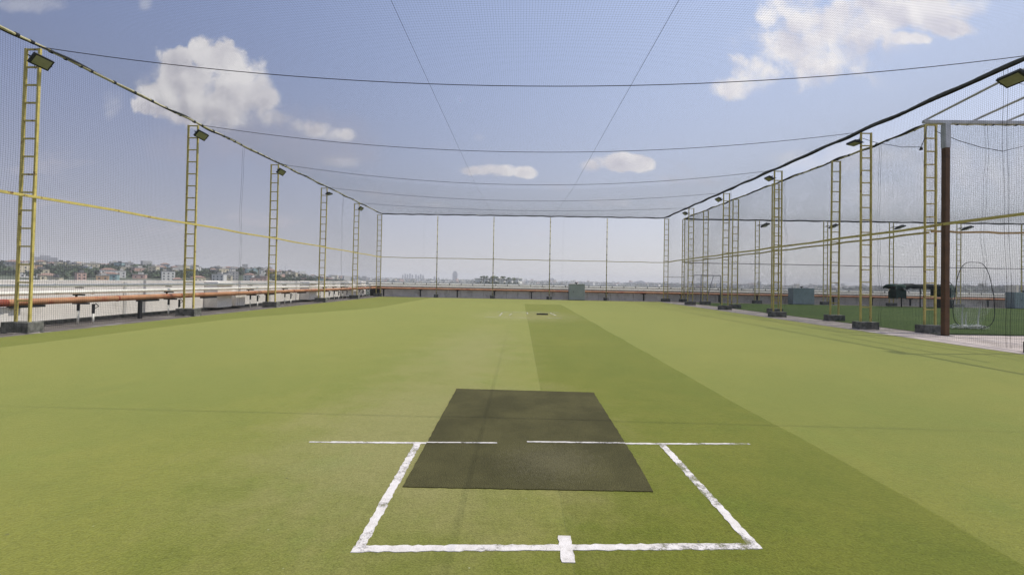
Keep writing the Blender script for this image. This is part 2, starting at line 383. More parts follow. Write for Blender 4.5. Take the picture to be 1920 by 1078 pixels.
tag(MB().box(14.2, -10, .0, 16.35, 17.6, .008).build('walkway', conc_walk), kind='structure', label='pale dusty concrete patch beside the turf')
tag(MB().box(14.2, 17.6, .0, 16.5, 43.2, .008).build('walkway', conc_d), kind='structure', label='darker concrete strip between the two turfs')
tag(MB().box(16.35, -10, .0, 60, 17.0, .009).build('concrete_yard', conc_walk), kind='structure')
tag(turf_sheet('artificial_turf', 16.55, 17.15, 59, 42.4, .022, turf2_m, .02), kind='structure', label='dark green carpet of the neighbouring netted court')

# ------------------------------------------------------------------ crease markings (paint on the carpet)
TZ = .016
def band(a, b, w, jag=.008, step=.035, taper=None, z=None):
    """irregular painted stripe from a to b, width w"""
    a = Vector(a); b = Vector(b); d = (b-a); n = max(3, int(d.length/step)); d.normalize(); nx = Vector((-d.y, d.x))
    up, lo = [], []
    for k in range(n+1):
        t = k/n; p = a+(b-a)*t; ww = w*(1 if not taper else taper(t))
        up.append(p+nx*(ww/2+random.uniform(-jag, jag))); lo.append(p-nx*(ww/2+random.uniform(-jag, jag)))
    return [(q.x, q.y) for q in lo]+[(q.x, q.y) for q in reversed(up)]
def stripe(name, pieces, m, z=TZ+.004, parent=None):
    mb = MB(); lo = z-.0035
    for i, pts in enumerate(pieces): mb.prism(pts, lo, z+.0009*(i % 4))
    return mb.build(name, m, parent)
tag(stripe('crease_marking', [band((-2.25, 4.53), (-2.02, 4.54), .022, .003), band((-2.02, 4.54), (-.985, 4.585), .040, .004), band((1.19, 4.712), (1.9, 4.75), .036, .004), band((1.9, 4.75), (2.60, 4.80), .034, .004),
    band((-1.085, 4.565), (-1.03, 2.73), .072, .007), band((-1.07, 2.765), (1.66, 2.925), .062, .007), band((.335, 2.975), (.337, 2.695), .084, .006)], paint), kind='structure', label='white painted crease box on the near turf')
tag(stripe('crease_marking', [band((1.60, 4.715), (1.63, 2.90), .072, .007)], paint_worn), kind='structure', label='scuffed right-hand crease line')
tag(stripe('far_crease_marking', [band((-1.7, 20.75), (-.6, 20.8), .07, .02), band((-.5, 20.8), (.5, 20.85), .05, .02), band((1.35, 21.0), (2.1, 21.1), .06, .02), band((-1.3, 24.3), (2.3, 24.8), .06, .02),
    band((-1.05, 21.6), (-1.0, 23.9), .06, .02), band((1.95, 22.6), (1.75, 24.2), .07, .02), band((-.55, 22.2), (-.45, 23.2), .06, .02), band((.42, 23.4), (.44, 24.3), .06, .02)], paint_faint), kind='structure', label='faded white crease marks at the far end')
# the practice mat
mpts = []
def mside(a, b, n, j):
    for k in range(n):
        t = k/n; mpts.append((a[0]+(b[0]-a[0])*t+random.uniform(-j, j), a[1]+(b[1]-a[1])*t+random.uniform(-j, j)))
mside((-.972, 3.60), (1.165, 3.640), 60, .004); mside((1.165, 3.64), (1.19, 4.15), 9, .004); mside((1.19, 4.15), (1.215, 6.86), 40, .006)
mside((1.215, 6.86), (-1.015, 6.90), 50, .005); mside((-1.015, 6.90), (-.972, 3.60), 50, .006)
bm_ = MB().prism(mpts, TZ+.001, TZ+.008); mat_o = bm_.build('batting_mat', mat_m)
tag(mat_o, 'dark grey green rubber mat lying over the white crease line', 'mat')
o = stripe('crease_line', [band((-.99, 4.585), (-.223, 4.623), .022, .004), band((.104, 4.676), (1.19, 4.712), .026, .004)], paint, TZ+.0115, mat_o)
o['label'] = 'thin white crease line painted across the dark mat, gap in the middle'
mb = MB().box(-.31, -.07, 0, .31, .07, .07, .01); so_ = mb.build('stump_base', rubber, None, (1.22, 22.95, TZ)); tag(so_, 'low black stump base lying on the far crease', 'stump base')
for k in (-.115, 0, .115): MB().tube([(k, 0, .069), (k, 0, .085)], .026, 8).build('socket', steel_d, so_)

# ------------------------------------------------------------------ ladder posts
RUNG_Z = [8.52-.54*k for k in range(16)]
def make_ladder():
    root = empty('ladder_post')
    MB().box(-.42, -.21, 0, .42, .21, .33, .012).build('base_block', conc_dark, root)
    mb = MB(); pts = []
    for k in range(14):
        a = 2*pi*k/14; r_ = 1+random.uniform(-.18, .25); pts.append((.50*cos(a)*r_, .29*sin(a)*r_))
    mb.prism(pts, .001, .022).build('cement_pad', conc_pale, root)
    for s in (-1, 1):
        MB().box(-.031, -.031, .30, .031, .031, 8.55, .004).build('leg', yellow, root, (s*.215, 0, 0))
    for z in RUNG_Z:
        if z > .42: MB().box(-.184, -.022, -.022, .184, .022, .022).build('rung', yellow, root, (0, 0, z))
    return root
lad = make_ladder(); kids_index(lad)
rung_me = None
first = [True]
def place_ladder(x, y, rz, label, group, name='ladder_post'):
    o = lad if first[0] else copy_tree(lad)
    first[0] = False
    o.location = (x, y, 0); o.rotation_euler = (random.uniform(-.004, .004), random.uniform(-.004, .004), rz+random.uniform(-.02, .02)); tag(o, label, 'ladder post', group); return o
# share one rung mesh
rk = [k for k in KIDS[lad.name] if k.name.startswith('rung')]
for k in rk[1:]: k.data = rk[0].data
lk = [k for k in KIDS[lad.name] if k.name.startswith('leg')]; lk[1].data = lk[0].data
GL = 'ladder posts of the left fence'; GR = 'ladder posts of the right fence'
for i in range(6):
    place_ladder(XL-.215, LY(i), 0 if i % 2 else pi, f"yellow ladder post on concrete block, {ORD[i]} from camera along the left fence" if i < 5 else 'yellow ladder post at the far left corner of the pitch', GL)
for i in range(6):
    place_ladder(XR+.215, LY(i), 0 if i % 2 else pi, (f"yellow ladder post on dark block, {ORD[i]} from camera along the turf's right edge" if i < 5 else 'yellow ladder post at the far right corner of the pitch'), GR)
for i in range(6):
    place_ladder(XS+(.0), SY(i), (0 if i % 2 else pi) if i < 5 else pi/2+.15, (f"{ORD[i]} yellow ladder post from the camera on the neighbouring court's near side" if i < 5 else "narrow yellow ladder post at the neighbouring court's far corner, seen edge on"), 'ladder posts of the neighbouring court')
for i, x in enumerate((24.3, 31.2, 37.85, 44.55, 51.0)):
    place_ladder(x, EY1, 0.06, f"{['first','second','third','fourth','fifth'][i]} slim ladder post from the left on the neighbouring court's far side", 'ladder posts on the far side of the neighbouring court')

# single poles of the back fence
def make_pole():
    root = empty('fence_pole')
    MB().box(-.22, -.2, 0, .22, .2, .33, .012).build('base_block', conc_dark, root)
    MB().tube([(0, 0, .3), (0, 0, 8.5)], .045, 10).build('pole', yellow_pale, root)
    mb = MB(); zz = .45
    while zz < 8.3:
        mb.box(-.047, -.047, zz, .047, .047, zz+.06); zz += random.uniform(.35, .9)
    mb.build('lashing', black_rope, root)
    return root
pol = make_pole(); kids_index(pol)
for k in range(4):
    o = pol if k == 0 else copy_tree(pol)
    o.location = (XL+(XR-XL)*(k+1)/5, BACK, 0); o.rotation_euler = (0, 0, .3*k)
    tag(o, f"{['leftmost','second from left','third from left','rightmost'][k]} single pole of the back fence, tied, on small block", 'pole', 'single poles of the back fence')

# ------------------------------------------------------------------ rails
def wrap_rail(name, p0, p1, r, rw, label, gap, dens, bend=0.):
    root = empty(name, p0); d = Vector(p1)-Vector(p0); n = 60; Ln = d.length
    pts = [d*(k/n)+Vector((0, 0, bend*sin(pi*k/n)*.5+.015*sin(k*1.7))) for k in range(n+1)]
    MB().tube(pts, r, 8).build('pipe', yellow_pale, root)
    # net hem: a dark rope bundle twisted round the pipe, thick and thin
    m_ = int(Ln/.12); hp, rr = [], []
    dn = d.normalized(); side = dn.cross(Vector((0, 0, 1))).normalized(); up = side.cross(dn)
    for k in range(m_+1):
        t = k/m_; a = t*Ln*1.7+.6*sin(t*31)
        hp.append(d*t+Vector((0, 0, .015*sin(t*n*1.7)))+(r*(.85 if rw < .05 else .25))*(cos(a)*side+sin(a)*up*.9)); rr.append(rw*(1+(.45 if rw < .05 else .16)*sin(t*Ln*2.3)*sin(t*Ln*.7+1)+random.uniform(-.06, .06)))
    MB().tube(hp, rr, 7).build('net_hem', black_rope, root)
    mb = MB(); t = gap
    while t < Ln-gap:
        c = dn*t+Vector((0, 0, .0)); w = random.uniform(.03, .10)
        mb.tube([c-dn*w/2, c+dn*w/2], r*1.32, 8); t += random.uniform(gap*.5, gap*1.5)
    mb.build('lashing', black_rope, root)
    return tag(root, label, 'rail')
wrap_rail('top_rail', (XL, 2.0, H), (XL, BACK, H), .045, .036, 'long yellow top rail of the left fence wound with black net edging', .55, 1)
wrap_rail('top_rail', (XR, 2.0, H), (XR, BACK, H), .045, .078, 'thick black wrapped top rail of the right fence along the turf', .4, 1)
wrap_rail('top_rail', (XL, BACK, H), (XR, BACK, H), .040, .060, 'straight black wrapped top rail across the back fence', .4, 1)
wrap_rail('top_rail', (XS, EY0, 8.58), (XS, EY1, 8.58), .045, .045, 'olive top rail of the neighbouring court running away along its near side', .7, 1)
wrap_rail('top_rail', (XS, EY0, 8.58), (30, EY0, 8.58), .048, .016, 'yellow top rail of the neighbouring court behind the brown post', .5, 1)
wrap_rail('top_rail', (XS, EY1, 8.55), (EX1, EY1, 8.55), .045, .075, 'dark top rail across the far side of the neighbouring court', .4, 1)
def flat_rail(p0, p1, h, label, m=yellow, w=.065):
    mb = MB(); d = Vector(p1)-Vector(p0); n = 24; dn = d.normalized(); s = dn.cross(Vector((0, 0, 1))).normalized()
    vs = []
    for k in range(n+1):
        c = d*(k/n)+Vector((0, 0, .02*sin(k*2.1)))
        vs.append([mb.bm.verts.new(c+s*a*w/2+Vector((0, 0, b*h/2))) for a, b in ((-1, -1), (1, -1), (1, 1), (-1, 1))])
    for A, B in zip(vs, vs[1:]):
        for k in range(4): mb.bm.faces.new((A[k], A[(k+1) % 4], B[(k+1) % 4], B[k]))
    mb.bm.faces.new(vs[0]); mb.bm.faces.new(vs[-1])
    return tag(mb.build('middle_rail', m, None, p0), label, 'rail', 'middle rails of the fences')
flat_rail((XL+.06, 3, 4.06), (XL+.06, BACK-.1, 4.10), .075, 'yellow middle rail running along the left fence')
flat_rail((XR-.06, 3, 4.05), (XR-.06, BACK-.1, 4.03), .085, 'yellow middle rail along the right fence, in front of the brown post')
flat_rail((XL+.1, BACK-.07, 4.10), (XR-.1, BACK-.07, 4.03), .055, 'thin olive middle rail across the back fence')
flat_rail((XS-.06, EY0, 4.10), (XS-.06, EY1, 4.10), .075, 'yellow middle rail of the neighbouring court running away along its near side')
flat_rail((XS, EY0-.06, 4.14), (30, EY0-.06, 4.10), .075, 'brownish middle rail of the neighbouring court behind the brown post', mat('ochre_paint', (.40, .26, .10), .6))
flat_rail((XS+.1, EY1-.07, 4.05), (EX1, EY1-.07, 4.0), .06, 'thin dark middle rail across the far side of the neighbouring court', steel_d)
flat_rail((XR+.45, BACK, 2.55), (XS-.15, BACK, 2.55), .04, 'short low rail bridging the gap between the two courts at the back', conc_pale)

# ------------------------------------------------------------------ roof ropes and nets
def g_of(y):
    if y < 26: return 1.0
    t = min(1, (BACK-y)/(BACK-26.)); return max(0, t)**.8
def zroof(x, y):
    q = 1-(abs(x-.1)/14.7)**2; return H-.03-1.06*max(q, 0)*g_of(y)
def rope(name, pts, r, label, group, m=black_rope, n=6, cat='rope'):
    p0 = Vector(pts[0]); return tag(MB().tube([Vector(p)-p0 for p in pts], r, n).build(name, m, None, p0), label, cat, group)
for i in range(-1, 5):
    y = LY(i); pts = [(XL+(XR-XL)*k/30, y, zroof(XL+(XR-XL)*k/30, y)-.015) for k in range(31)]
    rope('roof_rope', pts, .011 if i >= 0 else .007, f"dark rope sagging across the roof net, {ORD[i]} from the camera" if i >= 0 else "dark rope sagging across the roof net above the camera", 'ropes sagging across the roof net')
for x, w in ((-2.78, 'left'), (3.12, 'right')):
    pts = [(x*(1+.0*k), 2+(BACK-2)*k/60, zroof(x, 2+(BACK-2)*k/60)-.02) for k in range(61)]
    rope('roof_rope', pts, .005, f"thin dark rope under the roof net running away to the back, {w} of centre", 'ropes running the length of the roof net')
rope('hanging_rope', [(15.0, 19.0, 8.5), (15.3, 18.4, 8.05), (15.65, 17.6, 7.62), (15.9, 17.05, 7.45)], .012, 'slack black rope hanging from the second right ladder post toward the brown post', 'slack ropes')
rope('hanging_rope', [(15.9, 17.05, 7.45), (16.2, 17.2, 7.9), (16.5, 17.45, 8.45)], .014, 'short taut black rope rising to the corner of the neighbouring court', 'slack ropes')
tag(MB().tube([(0, 0, -.09), (0, 0, .03)], [.06, .035], 8).build('rope_weight', rubber, None, (15.9, 17.05, 7.42)), 'small black weight tied where two ropes meet above the walkway', 'weight')
rope('hanging_rope', [(16.85, 17.4, 8.2), (17.7, 17.4, 7.85), (18.6, 17.4, 7.58), (19.48, 17.4, 7.43), (20.4, 17.4, 7.67), (22.4, 17.4, 8.4)], .012, 'slack black rope hanging in a shallow V right of the brown post', 'slack ropes')

def threads(name, lines, r, m, label, cat='net'):
    V, F = [], []
    for P in lines:
        P = np.asarray(P, float); n = len(P)
        T = np.gradient(P, axis=0); T /= np.linalg.norm(T, axis=1)[:, None]
        ref = np.array([0, 0, 1.]) if abs(T[0, 2]) < .8 else np.array([0, 1., 0])
        A = np.cross(T, ref); A /= np.linalg.norm(A, axis=1)[:, None]; B = np.cross(A, T)
        b0 = len(V)*1; base = sum_n[0]
        ring = np.stack([P+r*(cos(a)*A+sin(a)*B) for a in (pi/2, pi/2+2*pi/3, pi/2+4*pi/3)], 1).reshape(-1, 3)
        V.append(ring); i = np.arange(n-1)*3+base
        for k in range(3):
            k2 = (k+1) % 3
            F.append(np.stack([i+k, i+k2, i+3+k2, i+3+k], 1))
        sum_n[0] += 3*n
    V = np.concatenate(V); F = np.concatenate(F); sum_n[0] = 0
    me = bpy.data.meshes.new(name); me.vertices.add(len(V)); me.vertices.foreach_set('co', V.ravel())
    me.loops.add(F.size); me.loops.foreach_set('vertex_index', F.ravel().astype(np.int32))
    me.polygons.add(len(F)); me.polygons.foreach_set('loop_start', np.arange(0, F.size, 4, dtype=np.int32))
    me.polygons.foreach_set('loop_total', np.full(len(F), 4, dtype=np.int32)); me.update(calc_edges=True)
    me.materials.append(m); o = bpy.data.objects.new(name, me); C.objects.link(o)
    return tag(o, label, cat)
sum_n = [0]
def grid_net(name, f, u0, u1, v0, v1, cell, nu, nv, r, m, label, seams=()):
    """f(u,v)->xyz ; threads every `cell` both ways, nu / nv points along a thread"""
    lines = []
    for uu in np.arange(u0, u1+1e-6, cell):
        lines.append([f(uu, vv_) for vv_ in np.linspace(v0, v1, nv)])
    for vv_ in np.arange(v0, v1+1e-6, cell):
        lines.append([f(uu, vv_) for uu in np.linspace(u0, u1, nu)])
    o = threads(name, lines, r, m, label)
    if seams:
        sl_ = []
        for s in seams:
            for ds in (-.06, .06): sl_.append([np.array(f(s+ds+.10*((q/30.)), vv_)) for q, vv_ in enumerate(np.linspace(v0, v1, 31))])
        so2 = threads('seam', sl_, r*2.2, black_rope, None, None); so2.parent = o
    return o
CE = .060
wob = lambda a, b: .035*sin(a*.9+1.3*sin(b*.8))+.02*sin(b*2.1+a*.3)
grid_net('side_net', lambda y, z: (XL+.03+wob(y, z)*(min(1, z)), y, z), 3, BACK, .05, H, CE, 90, 12, .0021, thread, 'fine dark net hanging along the left fence', seams=(21.5, 33.9))
grid_net('side_net', lambda y, z: (XR+.03+wob(y, z)*(min(1, z)), y, z), 3, BACK, .05, H, CE, 90, 12, .0020, thread, 'fine dark net hanging along the right fence beside the walkway', seams=(13.05, 30.))
grid_net('back_net', lambda x, z: (x, BACK+.03+wob(x, z)*.5, z), XL, XR, .05, H, CE, 60, 10, .0008, thread_g, 'faint fine net stretched across the back fence', seams=(-10.2, 4.3))
grid_net('roof_net', lambda x, y: (x, y, zroof(x, y)), XL, XR, -1., BACK, CE, 18, 26, .0015, thread_g, 'wide fine net sagging as a roof over the pitch')
grid_net('court_net', lambda y, z: (XS+.06+wob(y*1.7, z*1.3)*1.6*(min(1, z)), y, z), EY0, EY1, .05, 8.55, CE, 90, 14, .0022, thread, "rumpled dark net on the near side of the neighbouring court", seams=(20., 27.))
grid_net('court_net', lambda x, z: (x, EY0+.05+wob(x*1.7, z*1.3)*1.8*(min(1, z)), z), XS, 26, .05, 8.55, CE, 40, 14, .0019, thread, "rumpled dark net behind the brown post, facing the camera", seams=(18.9,))
grid_net('court_net', lambda x, z: (x, EY1+.03+wob(x*1.3, z), z), XS, EX1, .05, 8.5, CE, 70, 10, .0015, thread, "dark net across the far side of the neighbouring court")
grid_net('court_roof_net', lambda x, y: (x, y, 8.55-.55*sin(pi*(x-XS)/(EX1-XS))*sin(pi*(y-EY0)/(EY1-EY0))), XS, EX1, EY0, EY1, CE, 24, 20, .0009, thread_g, "fine roof net over the neighbouring court")

# ------------------------------------------------------------------ floodlights
def make_flood():
    root = empty('floodlight')                     # lens faces local -Z, arm joins at +Y
    MB().box(-.29, -.21, -.035, .29, .21, .065, .02).build('housing', housing, root)
    MB().box(-.235, -.155, -.044, .235, .155, -.034, .003).build('lens', lens, root)
    mb = MB()
    for k in range(9): mb.box(-.22+.055*k-.006, -.15, .066, -.22+.055*k+.006, .15, .105)
    mb.build('cooling_fins', housing, root)
    mb = MB(); mb.box(-.315, -.02, -.02, -.295, .02, .12); mb.box(.295, -.02, -.02, .315, .02, .12); mb.box(-.315, -.02, .121, .315, .02, .139)
    mb.build('bracket', housing, root)
    MB().box(-.06, -.10, .106, .06, .06, .12, .004).build('junction_box', housing, root)
    MB().tube([(0, -.15, .09), (.05, -.26, .05), (-.02, -.33, .02)], .007, 5).build('cable', black_rope, root)
    return root
fl = make_flood(); kids_index(fl); ffirst = [True]
def flood(pos, normal, upish, label, group, anchor=None, s=1.):
    o = fl if ffirst[0] else copy_tree(fl); ffirst[0] = False
    z = -Vector(normal).normalized(); x = Vector(upish).cross(z).normalized(); y = z.cross(x)
    mm = Matrix((x, y, z)).transposed().to_4x4(); mm.translation = Vector(pos)
    o.matrix_world = mm @ Matrix.Scale(s, 4); tag(o, label, 'floodlight', group)
    if anchor:
        inv = o.matrix_world.inverted(); a = inv @ Vector(anchor)
        MB().tube([(0, 0, .13), (a.x*.6, a.y*.6, a.z*.6+.02), a], .022, 6).build('arm', housing, o)
        bpy.context.view_layer.update()
    return o
nl = [(.80, -.10, -.60), (.72, -.35, -.62), (.75, -.30, -.62), (.25, 0, -.97), (.70, -.25, -.65)]
for i in range(5):
    flood((XL+.26, LY(i)-.14, 8.06), nl[i], (.6, 0, .8), f"black floodlight on the {ORD[i]} ladder post of the left fence", 'floodlights on the left fence', (XL-.1, LY(i)-.02, 8.12), .84)
nr = [(-.55, -.05, -.83), (-.22, 0, -.97), (-.50, -.05, -.86), (-.6, -.15, -.78), (-.55, -.1, -.8)]
for i in range(5):
    flood((XR-.36-(.18 if i == 0 else 0), LY(i)-.05+(.22 if i == 0 else 0), 8.06-(.12 if i == 0 else 0)), nr[i], (-.6, 0, .8), f"black floodlight on the {ORD[i]} ladder post of the right fence", 'floodlights on the right fence', (XR+.08, LY(i)-.02, 8.12), .84 if i else 1.0)
for i, x in enumerate((24.3, 31.2, 37.85, 44.55)):
    flood((x+.62, EY1-.25, 7.98), (.15, -.25, -.95), (1, 0, .1), f"flat black floodlight on the {['first','second','third','fourth'][i]} far ladder post of the neighbouring court", 'floodlights on the far side of the neighbouring court', (x, EY1, 8.05), 1.35)

# ------------------------------------------------------------------ parapets
def wall_box(root, name, m, *b, bevel=.01): return MB().box(*b, bevel).build(name, m, root)
par = empty('parapet_wall', (-16.6, 5, 0)); tag(par, 'low white rendered parapet along the left edge of the roof', 'wall')
LWY = [3.0, 10.9, 17.35, 21.8, 23.1, 27.6, 31.4, 32.6, 36.5, 38.6, 41.3, 43.4, 44.9]
for a, b in zip(LWY, LWY[1:]):
    MB().box(-.25, a-5+.012, .0, 0., b-5-.012, 1.49, .006).build('wall_panel', wall_w, par)
MB().box(-.32, 3-5, 1.491, .006, 45.2-5, 1.545, .004).build('coping', wall_w, par)
MB().box(0.001, 3-5, .0, .16, 39.9, .14, .02).build('kerb', conc_dark, par)
for y in (17.35, 27.6):
    MB().box(.001, y-5-.06, .141, .03, y-5+.06, 1.485, .004).build('pilaster', wall_g, par)
for (a, b, hgt, dep) in ((21.8, 22.9, 1.50, .72), (31.4, 32.5, 1.50, .72), (38.6, 39.6, 1.50, .72), (42.1, 43.0, 1.5, .6)):
    MB().box(.001, a-5, .141, dep, b-5, hgt, .01).build('buttress', wall_w, par)
for (a, b, hgt, dep) in ((10.6, 12.9, .72, .95), (23.4, 24.2, .80, .60), (33.0, 33.7, .8, .5), (40.1, 40.9, .78, .6)):
    MB().box(.001, a-5, .141, dep, b-5, hgt, .01).build('plinth', wall_w, par)
rp = empty('parapet_wall', (-16.3, 45.2, 0)); tag(rp, 'long grey panelled parapet across the back edge of the roof', 'wall')
x = 0.
k = 0
while x < 75.5:
    w = 1.235; sh = .0
    MB().box(x+.012, 0, 0, x+w-.012, .2, 1.16, .006).build('wall_panel', wall_g, rp) if k else None
    x += w; k += 1
# one shared panel mesh
wp = [o_ for o_ in C.objects if o_.parent == rp and o_.name.startswith('wall_panel')]
base_x = wp[0].data
mbp = MB().box(.012, 0, 0, 1.223, .2, 1.16, .006); pm = mbp.build('tmp_panel', wall_g); pdat = pm.data; bpy.data.objects.remove(pm)
for q, o_ in enumerate(wp): o_.data = pdat; o_.location = (1.235*(q+1), 0, 0)
mb0 = MB().box(.0, .205, 0, 76, .30, 1.20).build('backing', steel_d, rp)
MB().box(.0, .12, 1.201, 76, .5, 1.56, .01).build('coping', cope_m, rp)
MB().box(.0, .05, 1.10+.07, 76, .118, 1.36).build('upper_band', wall_g, rp)

# ------------------------------------------------------------------ pipes
PX, PY = -15.62, 44.75
def pipe_run(name, pts, r, m, label, joints, jm, jr=1.12, clamps=None):
    p0 = Vector(pts[0]); o = MB().tube([Vector(p)-p0 for p in pts], r, 14).build(name, m, None, p0); tag(o, label, 'pipe', 'pipes along the parapets')
    jme = None
    for (a, b) in joints:
        a = Vector(a); b = Vector(b)
        MB().tube([a-p0, b-p0], r*jr, 14).build('pipe_joint', jm, o)
    return o
def corner(z, xr=76-16.3, dx=0., dy=0.):
    return [(PX+dx, 3, z), (PX+dx, 20, z+.012), (PX+dx, 35, z), (PX+dx, PY-dy-.35, z), (PX+dx+.1, PY-dy-.1, z), (PX+dx+.35, PY-dy, z), (0, PY-dy, z+.01), (30, PY-dy, z), (xr, PY-dy, z)]
js = []
for y in (12.15, 16.0, 19.0, 24.9, 28.6, 33.4, 38.2): js += [((PX, y, .865), (PX, y+random.choice((.05, .12, .35)), .865))]
op = pipe_run('orange_pipe', corner(.86), .108, pipe_o, 'fat orange fire pipe running low along both parapets', js, pipe_r, 1.10)
wp1 = pipe_run('white_pipe', corner(1.36, dx=-.22, dy=-.10), .056, pipe_w, 'upper white pipe running along the parapets', [((PX-.22, y, 1.367), (PX-.22, y+.06, 1.367)) for y in (10.6, 14.0, 18.6, 23.2, 28.1, 33.0)], pipe_w, 1.25)
wp2 = pipe_run('white_pipe', corner(1.13, dx=-.06, dy=-.02), .066, pipe_w, 'lower white pipe running just above the orange pipe', [((PX-.06, y, 1.137), (PX-.06, y+.06, 1.137)) for y in (11.5, 15.1, 19.3, 24.0, 29.1, 34.0)], pipe_w, 1.22)
cm = MB().box(-.035, -.05, -.075, .035, .05, .11, .004); c0 = cm.build('pipe_clamp', steel_d, wp1); cd = c0.data; x = -14.95; q = 0
p0w = Vector(corner(1.36, dx=-.22, dy=-.10)[0])
while x < 52:
    cc = c0 if q == 0 else c0.copy()
    if q: C.objects.link(cc); cc.parent = wp1
    cc.location = Vector((x, PY+.10, 1.37))-p0w; x += 1.235; q += 1

def make_stand():
    root = empty('pipe_stand')
    for (lx, ly, zc) in ((-.10, -.06, .48), (.14, .24, .36)):
        MB().tube([(0, 0, 0), (0, 0, zc)], .032, 8).build('leg_sleeve', pipe_w, root, (lx, ly, 0))
        MB().box(-.03, -.03, zc+.001, .03, .03, .704, .004).build('leg', steel_d, root, (lx, ly, 0))
    MB().box(-.03, -.02, .766, .03, .02, 1.014, .004).build('upright', steel_d, root, (-.24, -.01, 0))
    MB().box(-.35, -.05, .705, .22, .03, .765, .004).build('cross_arm', steel_d, root)
    MB().box(-.35, -.04, 1.015, .06, .02, 1.068, .004).build('upper_arm', steel_d, root, (0, .0, 0))
    MB().tube([(.15, .30, .72), (.15, .42, .62), (.14, .24, .5)], .018, 6).build('brace', steel_d, root)
    MB().box(-.38, .06, 1.275, -.10, .12, 1.305, .004).build('clip_arm', steel_d, root)
    return root
st = make_stand(); kids_index(st)
for q, y in enumerate((14.75, 18.6, 24.3, 27.9, 33.6, 35.4, 37.1, 40.9)):
    o = st if q == 0 else copy_tree(st); o.location = (PX, y, 0); o.rotation_euler = (0, 0, 0)
    tag(o, f"black and white pipe stand under the left pipes, {['nearest','second','third','fourth','fifth','sixth','seventh','farthest'][q]} from the camera", 'pipe stand', 'stands under the left pipes')
for q, y in enumerate((12.6, 16.95, 20.4, 25.6, 29.4)):
    mb = MB().box(-.10, -.45, -.035, .10, .45, .035, .004); o = mb.build('pipe_shelf', steel_d, None, (PX-.02, y+.45, .725))
    if q % 2: MB().box(-.05, -.06, -.725, .05, .06, -.036, .004).build('leg', steel_d, o, (.02, -.38, 0))
    tag(o, f"short black steel shelf under the orange pipe, {ORD[q]} from the camera", 'bracket', 'steel shelves under the orange pipe')
fs = MB().box(-.06, -.06, 0, .06, .06, .755, .004).build('pipe_stand', steel_d)
MB().box(-.17, -.10, .7, .20, .10, .765, .004).build('cross_arm', steel_d, fs, (0, 0, 0)).location.z = .001
kids_index(fs); q = 0
x = -14.6
fx = []
while x < 52: fx.append(x); x += 3.95
for q, x in enumerate(fx):
    o = fs if q == 0 else copy_tree(fs); o.location = (x, PY, 0)
    tag(o, f"dark post under the orange pipe on the back parapet, number {['one','two','three','four','five','six','seven','eight','nine','ten','eleven','twelve','thirteen','fourteen','fifteen','sixteen','seventeen','eighteen'][q]} from the left", 'pipe stand', 'dark posts under the back pipe')

# ------------------------------------------------------------------ cabinets
def cab(x0, x1, y, h, m, label, knob=True):
    root = empty('equipment_cabinet', ((x0+x1)/2, y, 0)); w = (x1-x0)/2
    MB().box(-w, 0, .04, w, .85, h, .02).build('body', m, root)
    MB().box(-w*.46-.005, -.012, .12, w-.05, -.001, h-.08, .004).build('door', m, root)
    MB().box(-w*.46-.03, -.02, h*.5, -w*.46+.005, -.0125, h*.58).build('handle', steel_d, root)
    MB().box(-w-.03, -.03, h+.001, w+.03, .9, h+.035, .008).build('lid', m, root)
    MB().box(-w, .02, 0, w, .8, .039).build('plinth', steel_d, root)
    MB().tube([(-.05, .3, h+.03), (-.05, .3, h+.10), (-.05, .3, h+.16), (-.05, .3, h+.20)], [.05, .06, .16, .15], 8).build('vent_cap', steel_d, root)
    return tag(root, label, 'cabinet', 'metal cabinets by the back parapet')
cab(5.0, 6.58, 42.95, 1.62, cabinet, 'grey metal cabinet standing on the back edge of the turf')
cab(27.5, 29.6, 42.95, 1.62, cabinet_t, 'teal metal cabinet behind the net of the neighbouring court, left one')
cab(49.3, 51.7, 42.95, 1.60, cabinet_t, 'teal metal cabinet at the far right edge of the neighbouring court')

# ------------------------------------------------------------------ brown post and grey frame
bp_ = empty('frame_post', (16.42, 16.6, 0)); tag(bp_, 'thick brown steel post with a bare grey top at the edge of the walkway', 'post')
MB().box(-.088, -.088, .02, .088, .088, 7.27, .012).build('painted_shaft', brown, bp_)
MB().box(-.10, -.10, 7.271, .10, .10, 8.22, .008).build('bare_top', galv, bp_)
MB().box(-.19, -.19, .008, .19, .19, .02, .003).build('foot_plate', steel_d, bp_)
bo = MB().box(-1.0, -.05, -.06, 9, .05, .06, .008).build('roof_beam', galv, None, (16.55, 16.6, 8.285)); tag(bo, 'horizontal grey steel beam resting on the brown post', 'beam')
for q, (x, y1, z1) in enumerate(((15.75, 11.2, 9.0), (17.6, 11.2, 9.0), (18.9, 11.2, 9.0), (20.6, 11.2, 9.0))):
    d = Vector((0, y1-16.75, z1-8.39)); o = MB().tube([(0, 0, 0), d], .05, 4).build('rafter', galv, None, (x, 16.75, 8.40))
    tag(o, f"grey steel rafter sloping up from the beam toward the camera, {['leftmost','second from left','third from left','rightmost'][q]}", 'rafter', 'rafters of the grey steel frame')

